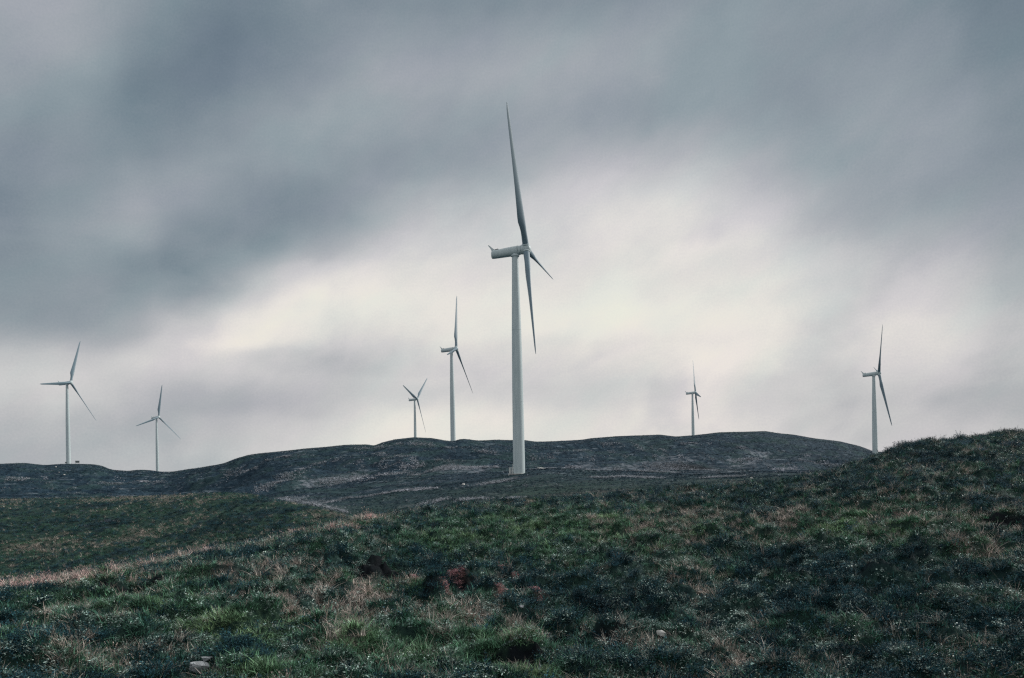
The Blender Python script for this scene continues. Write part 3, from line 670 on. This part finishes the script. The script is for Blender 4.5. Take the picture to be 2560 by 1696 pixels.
def scatter(name, coll, P, scl, tint, label, cat, tilt=.25):
    n = len(P); me = bpy.data.meshes.new(name); me.vertices.add(n); me.vertices.foreach_set('co', P.astype(np.float32).ravel())
    rot = np.stack([rng.normal(0, tilt, n), rng.normal(0, tilt, n), rng.uniform(0, 6.283, n)], 1)
    sc = np.asarray(scl)[:, None] * np.stack([rng.uniform(.8, 1.35, n), rng.uniform(.8, 1.35, n), rng.uniform(.65, 1.2, n)], 1)
    a = me.attributes.new('rot', 'FLOAT_VECTOR', 'POINT'); a.data.foreach_set('vector', rot.astype(np.float32).ravel())
    a = me.attributes.new('scl', 'FLOAT_VECTOR', 'POINT'); a.data.foreach_set('vector', sc.astype(np.float32).ravel())
    a = me.attributes.new('tint', 'FLOAT', 'POINT'); a.data.foreach_set('value', np.clip(tint, 0, 1).astype(np.float32))
    a = me.attributes.new('idx', 'INT', 'POINT'); a.data.foreach_set('value', rng.integers(0, len(coll.objects), n).astype(np.int32))
    o = bpy.data.objects.new(name, me); COL.objects.link(o); tag(o, label, cat, kind='stuff')
    ng = bpy.data.node_groups.new(name + '_scatter', 'GeometryNodeTree')
    ng.interface.new_socket('Geometry', in_out='INPUT', socket_type='NodeSocketGeometry'); ng.interface.new_socket('Geometry', in_out='OUTPUT', socket_type='NodeSocketGeometry')
    N_ = ng.nodes; Lk = ng.links; gi = N_.new('NodeGroupInput'); go = N_.new('NodeGroupOutput')
    ip = N_.new('GeometryNodeInstanceOnPoints'); ci = N_.new('GeometryNodeCollectionInfo'); ci.inputs[0].default_value = coll
    ci.inputs['Separate Children'].default_value = True; ci.inputs['Reset Children'].default_value = True
    ip.inputs['Pick Instance'].default_value = True
    def na(nm, ty):
        q = N_.new('GeometryNodeInputNamedAttribute'); q.data_type = ty; q.inputs[0].default_value = nm
        return [s for s in q.outputs if s.enabled][0]
    e2r = N_.new('FunctionNodeEulerToRotation')
    Lk.new(gi.outputs[0], ip.inputs['Points']); Lk.new(ci.outputs[0], ip.inputs['Instance'])
    Lk.new(na('rot', 'FLOAT_VECTOR'), e2r.inputs[0]); Lk.new(e2r.outputs[0], ip.inputs['Rotation'])
    Lk.new(na('scl', 'FLOAT_VECTOR'), ip.inputs['Scale']); Lk.new(na('idx', 'INT'), ip.inputs['Instance Index'])
    Lk.new(ip.outputs[0], go.inputs[0])
    md = o.modifiers.new('scatter', 'NODES'); md.node_group = ng
    return o
def sample(n, rmin, rmax, power=1.25, azmax=39):
    """points thinning out with distance (as the foreshortened ground needs fewer)"""
    t = rng.uniform(0, 1, n); e = 2 - power
    r = (rmin**e + t * (rmax**e - rmin**e))**(1/e) if abs(e) > 1e-3 else rmin * (rmax / rmin)**t
    a = np.radians(rng.uniform(-azmax, azmax, n)); return r * np.sin(a), r * np.cos(a), r
def keep_visible(x, y, z, marg=.45):
    """drop points far behind a crest, which the photo shows nothing of"""
    return z is not None
CLEAR = [(hit(px, py)[0], hit(px, py)[1], rd_) for px, py, rd_ in ((1655,1592,.24),(500,1676,.34),(1305,1524,.2))]
def valley_r(x, y):
    return np.exp(np.interp(np.degrees(np.arctan2(x, y)), AZT, LR[6 - 1]))
def grow(n, rmin, rmax, weight, power, s0, sgrow):
    x, y, r = sample(n, rmin, rmax, power); k = r < valley_r(x, y) * (.97 + .05 * rng.normal(0, 1, n)); x, y, r = x[k], y[k], r[k]; n = len(x); mk = masks(x, y)
    w = weight(mk, x, y, r) * (1 - mk['bare'] * .96)
    for X_, Y_, R_ in CLEAR: w = w * (np.hypot(x - X_, (y - Y_ + R_ * .8) / 1.6) > R_)
    k = rng.uniform(0, 1, n) < w
    x, y, r = x[k], y[k], r[k]; mk = {a: b[k] for a, b in mk.items()}; z = height(x, y)
    s = s0 * (1 + sgrow * (np.minimum(r, 75) / 30.) ) * (1 - .22 * sstep(r, 78, 92)) * rng.uniform(.6, 1.35, len(x))
    return np.stack([x, y, z], 1), s, mk, r, x, y
P, s, mk, r, x, y = grow(200000, 9, 200, lambda m, x, y, r: np.clip(.30 + .9 * m['green'] - .4*m['dark'], .28, 1) * (1-.9*m['red']), 1.35, .72, .42)
scatter('grass', C_green, P, s, .25 + .55 * mk['green'] + .35 * fbm(x / 2, y / 2, 2, 201) + .30 * fbm(x / 7, y / 7, 2, 221) * (r > 70) - .12 * (r > 85) - .3 * mk['dark'], 'low green grass growing all over the near moorland slopes', 'grass')
P, s, mk, r, x, y = grow(130000, 9, 200, lambda m, x, y, r: np.clip(1.6 * (m['dry'] - .22), .04, 1) * (1-.9*m['red']), 1.35, .62, .40)
scatter('dry_grass', C_dry, P, s, .15 + .5 * mk['dry'] * (r < 70) + .2 * (r >= 70) + .35 * mk['pink'] + .2 * fbm(x / 3, y / 3, 2, 203), 'dry straw and pinkish grass tufts, thickest along the left crest of the near slope', 'grass')
P, s, mk, r, x, y = grow(190000, 9, 200, lambda m, x, y, r: np.clip(1.3 * (m['dark'] - .12), .03, 1) * (1-.95*m['red']), 1.35, .85, .45)
scatter('heather', C_heath, P, s, .35 + .5 * fbm(x / 3, y / 3, 2, 205) + .25 * (r > 40), 'dark bushy heather in clumps across the near slope', 'heather')
P, s, mk, r, x, y = grow(110000, 9, 80, lambda m, x, y, r: np.clip(.40 + 1.2 * fbm(x / 1.5, y / 1.5, 2, 207), .02, 1) * (1-.9*m['red']), 1.5, .8, .3)
scatter('leafy_ground_cover', C_leaf, P, s, .3 + .5 * fbm(x / 2, y / 2, 2, 209), 'small bog leaves among the grass, coloured pale to suggest glints of light', 'ground cover')
P, s, mk, r, x, y = grow(26000, 9, 110, lambda m, x, y, r: np.clip(.12 + .7 * m['pink'] + .35 * (m['dry'] - .4), .01, 1), 1.3, .62, .25)
scatter('seed_stalks', C_stalk, P, s, .3 + .4 * mk['dry'] + .3 * mk['pink'], 'thin pale seed stalks standing above the grass', 'grass')
x, y, r = sample(300000, 140, 1000, .6, 36); k = r > valley_r(x, y) * .97; x, y, r = x[k], y[k], r[k]; z = height(x, y)
ct = fbm(x / 22, y / 22 + z * .8, 3, 311); k = (ct + .5 * fbm(x / 60, y / 60, 2, 313) < .32 + .25 * rng.uniform(-1, 1, len(x))) & (masks(x, y)['pale'] < rng.uniform(.1, .9, len(x)))
x, y, z, r, ct = x[k], y[k], z[k], r[k], ct[k]
sky_r = np.exp(np.interp(np.degrees(np.arctan2(x, y)), AZT, LR[9]))
far_s = rng.uniform(1.1, 2.4, len(x)) * (r / 400)**.35 * (1 - .5 * np.exp(-(np.log(r / sky_r) / .12)**2))
scatter('hill_heather', C_hillh, np.stack([x, y, z - .05], 1), far_s, np.clip(.10 + .9 * fbm(x / 45, y / 45, 3, 315) + .25 * sstep(x, 60, 160) * rng.uniform(.3, 1, len(x)), 0, .8), 'dark heather bushes covering the far hills below the turbines', 'heather', .1)
x, y, r = sample(260000, 140, 1000, .6, 36); k = r > valley_r(x, y) * .97; x, y, r = x[k], y[k], r[k]; z = height(x, y); mk = masks(x, y)
cn = fbm(x / 34, (z * 2.2 + y * .10 + x * .02), 3, 321); c2 = fbm(x / 16, y / 16, 3, 323)
fo = np.abs(fold(x, y)); pr = .03 + .45 * sstep(cn, .20, .36) * sstep(c2, -.12, .16) + .9 * mk['pale'] + .8 * (fo < .016) * sstep(c2, -.02, .14)
pr = np.where(mk['bank'] > .3, 0, pr); k = rng.uniform(0, 1, len(x)) < pr * .55; x, y, z, r = x[k], y[k], z[k], r[k]
sky_r = np.exp(np.interp(np.degrees(np.arctan2(x, y)), AZT, LR[9]))
LINES = [[(705,1247),(760,1257),(820,1270),(870,1284),(930,1298)],[(742,1179),(790,1164),(843,1149)],[(640,1228),(700,1205),(740,1192)],[(790,1207),(830,1200),(890,1197),(930,1199)],[(800,1211),(850,1204),(900,1201)],[(907,1137),(960,1143),(1034,1151),(1130,1156)],
 [(1076,1179),(1130,1170),(1194,1170)],[(1085,1174),(1150,1167),(1240,1169)],[(820,1258),(870,1246),(930,1240),(1000,1228),(1090,1222)],[(1060,1262),(1100,1250),(1200,1248),(1300,1246)],[(1390,1131),(1450,1128),(1530,1132)],
 [(1630,1120),(1700,1140),(1840,1152)],[(1780,1148),(1850,1152),(1900,1148)],[(1365,1172),(1420,1169),(1450,1170)],[(1470,1176),(1540,1172),(1600,1178),(1690,1183)],[(1600,1168),(1660,1164),(1720,1171),(1790,1178)],[(1650,1170),(1700,1175),(1780,1182)],
 [(1940,1176),(2000,1172),(2080,1167)],[(2000,1150),(2060,1160),(2100,1168)],[(1500,1110),(1600,1118),(1660,1128)],[(1320,1150),(1380,1146),(1480,1150)],[(660,1150),(720,1142)],[(560,1190),(600,1180),(640,1172)],[(700,1195),(760,1180)],[(840,1115),(900,1121),(980,1119)],
 [(1000,1110),(1080,1114),(1130,1122)],[(1140,1115),(1200,1130),(1240,1134)],[(10,1195),(60,1200),(110,1196)],[(240,1205),(300,1210)],[(300,1195),(360,1204),(420,1206)],[(120,1215),(180,1222)],[(1180,1215),(1260,1203),(1290,1196)],[(950,1188),(1010,1184),(1050,1188)],[(900,1160),(1000,1168),(1060,1165)],
 [(1560,1140),(1640,1146),(1700,1156)],[(1850,1120),(1950,1128),(2020,1140)],[(1700,1108),(1780,1112)],[(1330,1172),(1345,1173)],[(1480,1195),(1560,1192),(1640,1196)],[(1760,1196),(1850,1192)]]
lx, ly, lr_ = [], [], []
for pl in LINES:
    for (x0_, y0_), (x1_, y1_) in zip(pl[:-1], pl[1:]):
        A0, A1 = hit(x0_, y0_, 88), hit(x1_, y1_, 88); dd = math.hypot(A1[0] - A0[0], A1[1] - A0[1])
        if dd > 220: continue
        kk = int(min(400, (5.5 if A0[1] > 150 and A1[1] > 150 else 1.3) * abs(x1_ - x0_))); tt = rng.uniform(-.05, 1.05, kk); g_ = fbm(tt * 7 + x0_, tt * 0 + y0_, 2, 331); tt = tt[g_ > -.12]
        wd = (.5 + .9 * abs(math.sin(x0_))); lx.append(A0[0] + (A1[0] - A0[0]) * tt + rng.normal(0, wd, len(tt))); ly.append(A0[1] + (A1[1] - A0[1]) * tt + rng.normal(0, wd * 1.6, len(tt)))
lx = np.concatenate(lx); ly = np.concatenate(ly)
x = np.concatenate([x, lx]); y = np.concatenate([y, ly]); z = height(x, y); r = np.hypot(x, y)
sky_r = np.exp(np.interp(np.degrees(np.arctan2(x, y)), AZT, LR[9]))
scatter('hill_grass', C_hillg, np.stack([x, y, z + .12], 1), rng.uniform(.9, 2.3, len(x)) * (r / 400)**.5 * (1 - .4 * np.exp(-(np.log(r / sky_r) / .12)**2)), np.clip(.3 + .6 * fbm(x / 25, y / 25, 3, 325) + .35 * rng.uniform(-1, 1, len(x)) + .25 * (np.arange(len(x)) > len(x) - len(lx)), 0, 1), 'pale dry grass in broken streaks along the far hillsides', 'grass', .2)
pts = []
for X, Y, rad in RED:
    k = int(230 * rad); a = rng.uniform(0, 6.28, k); d = np.abs(rng.normal(0, .55, k)) * rad
    xx_, yy_ = X + d*np.cos(a), Y + d*np.sin(a)*1.5; m_ = masks(xx_, yy_)['red']; q = m_ > .25; pts.append(np.stack([xx_[q], yy_[q], height(xx_[q], yy_[q]) + .02], 1))
pts = np.concatenate(pts)
scatter('red_moss', C_red, pts, rng.uniform(.5, 1.1, len(pts)), rng.uniform(0, 1, len(pts)), 'low cushions of pinkish red moss in patches on the near slope', 'moss', .3)

# ------------------------------------------------------------------ stones and small things
def stone_material(name, col):
    m, t, b = new_mat(name); oc = t.node('ShaderNodeTexCoord').outputs['Object']
    n = t.noise(oc, 5, 6, .65); n2 = t.noise(oc, 14, 4, .6)
    c = t.ramp(n, [(.32, tuple(k*.40 for k in col)), (.45, tuple(k*.85 for k in col)), (.65, col)])
    c = t.mix(t.smooth(n2, .6, .68, 0, .8), c, (.05, .06, .05, 1)); t.put(b.inputs['Base Color'], c); b.inputs['Roughness'].default_value = .9
    bm = t.node('ShaderNodeBump'); bm.inputs['Strength'].default_value = .8; bm.inputs['Distance'].default_value = .03; t.put(bm.inputs['Height'], n); t.l.new(bm.outputs[0], b.inputs['Normal'])
    return m
STONE = stone_material('lichen_stone', (.74, .74, .70)); STONE2 = stone_material('grey_stone', (.50, .53, .55))
def rock(px, py, size, label, mat, seed, rotz=0., dmin=8., name='rock', lift=.25):
    X, Y, Z = hit(px, py, dmin); bm = bmesh.new(); bmesh.ops.create_icosphere(bm, subdivisions=4, radius=1)
    r_ = np.random.default_rng(seed); planes = [(Vector(r_.normal(size=3)).normalized(), r_.uniform(.38, .8)) for _ in range(12)]
    co = np.array([v.co for v in bm.verts]); nz = fbm(co[:, 0]*1.6 + seed, co[:, 1]*1.6 + co[:, 2]*1.3, 4, seed)
    for v, q in zip(bm.verts, nz):
        for n_, d in planes:
            e = v.co.dot(n_) - d
            if e > 0: v.co -= n_ * e * .97
        v.co *= 1 + .14 * q
        v.co = Vector((v.co.x*size[0], v.co.y*size[1], v.co.z*size[2]))
    me = bpy.data.meshes.new(name); bm.to_mesh(me); bm.free(); me.materials.append(mat)
    o = bpy.data.objects.new(name, me); COL.objects.link(o); o.location = (X, Y, Z + size[2]*lift); o.rotation_euler = (0, .1, rotz)
    tag(o, label, 'rock'); return o
rock(1655, 1592, (.17, .12, .13), 'small white stone in the dark grass right of the peat hollow', STONE, 3, .3, lift=.55)
rock(492, 1684, (.30, .16, .15), 'pale grey weathered stone streaked with lichen at the bottom edge, left of centre', STONE2, 5, .7, lift=.5)
rock(516, 1655, (.13, .06, .09), 'slim pale stone just above the larger weathered stone at the bottom edge', STONE2, 8, .7, lift=.5)
rock(1305, 1524, (.09, .07, .06), 'small dull stone half sunk in the grass below the reddest moss patch', STONE2, 9, .3, lift=.9)
rock(1158, 1213, (.75, .6, .6), 'pale boulder on the slope left of the tallest turbine foot', STONE, 11, .4, 150, 'boulder')
rock(1354, 1173, (1.7, .9, .42), 'long flat whitish slab just right of the tallest turbine foot', STONE, 12, .1, 150, 'boulder')
rock(148, 1182, (.65, .5, .55), 'small pale boulder on the dark left hill, left one of a pair', STONE, 13, .2, 300, 'boulder')
rock(161, 1188, (.7, .5, .55), 'small pale boulder on the dark left hill, right and lower one of a pair', STONE, 14, .9, 300, 'boulder')
rock(140, 1168, (.8, .5, .35), 'flat pale boulder just under the skyline left of the far turbine foot', STONE, 15, .9, 300, 'boulder')
rock(1880, 1198, (.55, .4, .35), 'pale boulder at the foot of the rounded hill, beside the right knoll', STONE, 17, .2, 150, 'boulder')
# cabinet and bin-like box beside the far left turbine
def ground_thing(name, px, D, label, cat):
    X, Y, _ = unproj(px, 1160, D); Z = float(height(X, Y)[0]); o = bpy.data.objects.new(name, None); COL.objects.link(o); o.location = (X, Y, Z); o.rotation_euler = (0, 0, R(30)); tag(o, label, cat); return o
GREY = plain('cabinet_grey', (.16, .19, .20)); GREYL = plain('cabinet_plinth', (.34, .37, .36))
c_ = ground_thing('transformer_cabinet', 193.5, 655, 'low grey cabinet on short legs right of the far left turbine foot', 'cabinet')
m_ = MB(); m_.box((0, 0, 2.15), (3.1, 1.6, 1.1)); m_.build('housing', GREY, c_)
m_ = MB(); m_.box((0, 0, 2.76), (3.35, 1.85, .12)); m_.build('roof', GREY, c_)
m_ = MB(); m_.box((0, 0, 1.2), (2.9, 1.5, .8)); m_.build('plinth', GREYL, c_)
for sx in (-1.3, 1.3):
    for sy in (-.6, .6): m_ = MB(); m_.box((sx, sy, .1), (.18, .18, 1.4)); m_.build('leg', GREY, c_)
b_ = ground_thing('equipment_box', 165, 650, 'tiny dark box touching the left side of the far left turbine foot', 'box')
m_ = MB(); m_.box((0, 0, 1.0), (1.3, 1.0, 1.1)); m_.build('housing', GREY, b_)
m_ = MB(); m_.box((0, 0, 1.6), (1.5, 1.2, .1)); m_.build('lid', GREY, b_)
m_ = MB(); m_.tube([(0, 0, -.4), (0, 0, .45)], .12, 8); m_.build('post', GREY, b_)
# bare forked stalks
TWIG = plain('bleached_twig', (.42, .33, .28), .9)
def twig(px, py, label, seed, h=.5):
    X, Y, Z = hit(px, py); r_ = np.random.default_rng(seed); m = MB()
    p = [Vector((X, Y, Z - .05))]; d = Vector((r_.normal()*.12, r_.normal()*.1, 1)).normalized()
    for k in range(6): d = (d + Vector((r_.normal()*.14, r_.normal()*.14, .05))).normalized(); p.append(p[-1] + d*h/6)
    m.tube(p, [.011*(1 - .8*k/6) + .002 for k in range(7)], 6)
    for k in (2, 3, 4, 5):
        q = [p[k]]; e = (d + Vector((r_.normal()*.8, r_.normal()*.5, .3))).normalized()
        for j in range(4): e = (e + Vector((r_.normal()*.2, r_.normal()*.2, .15))).normalized(); q.append(q[-1] + e*h*.11)
        m.tube(q, [.007, .006, .005, .004, .002], 5)
    o = m.build('dead_heather_stem', TWIG, None, True); off = Vector((X, Y, Z))
    for v in o.data.vertices: v.co -= off
    o.location = off; tag(o, label, 'dead stem'); return o
twig(815, 1555, 'bleached forked stem standing alone in the straw grass left of the red moss', 1, .55)
twig(842, 1552, 'shorter bleached stem just right of the tall forked one', 2, .38)
twig(1276, 1430, 'thin pale forked stem above the two right red moss patches', 4, .6)
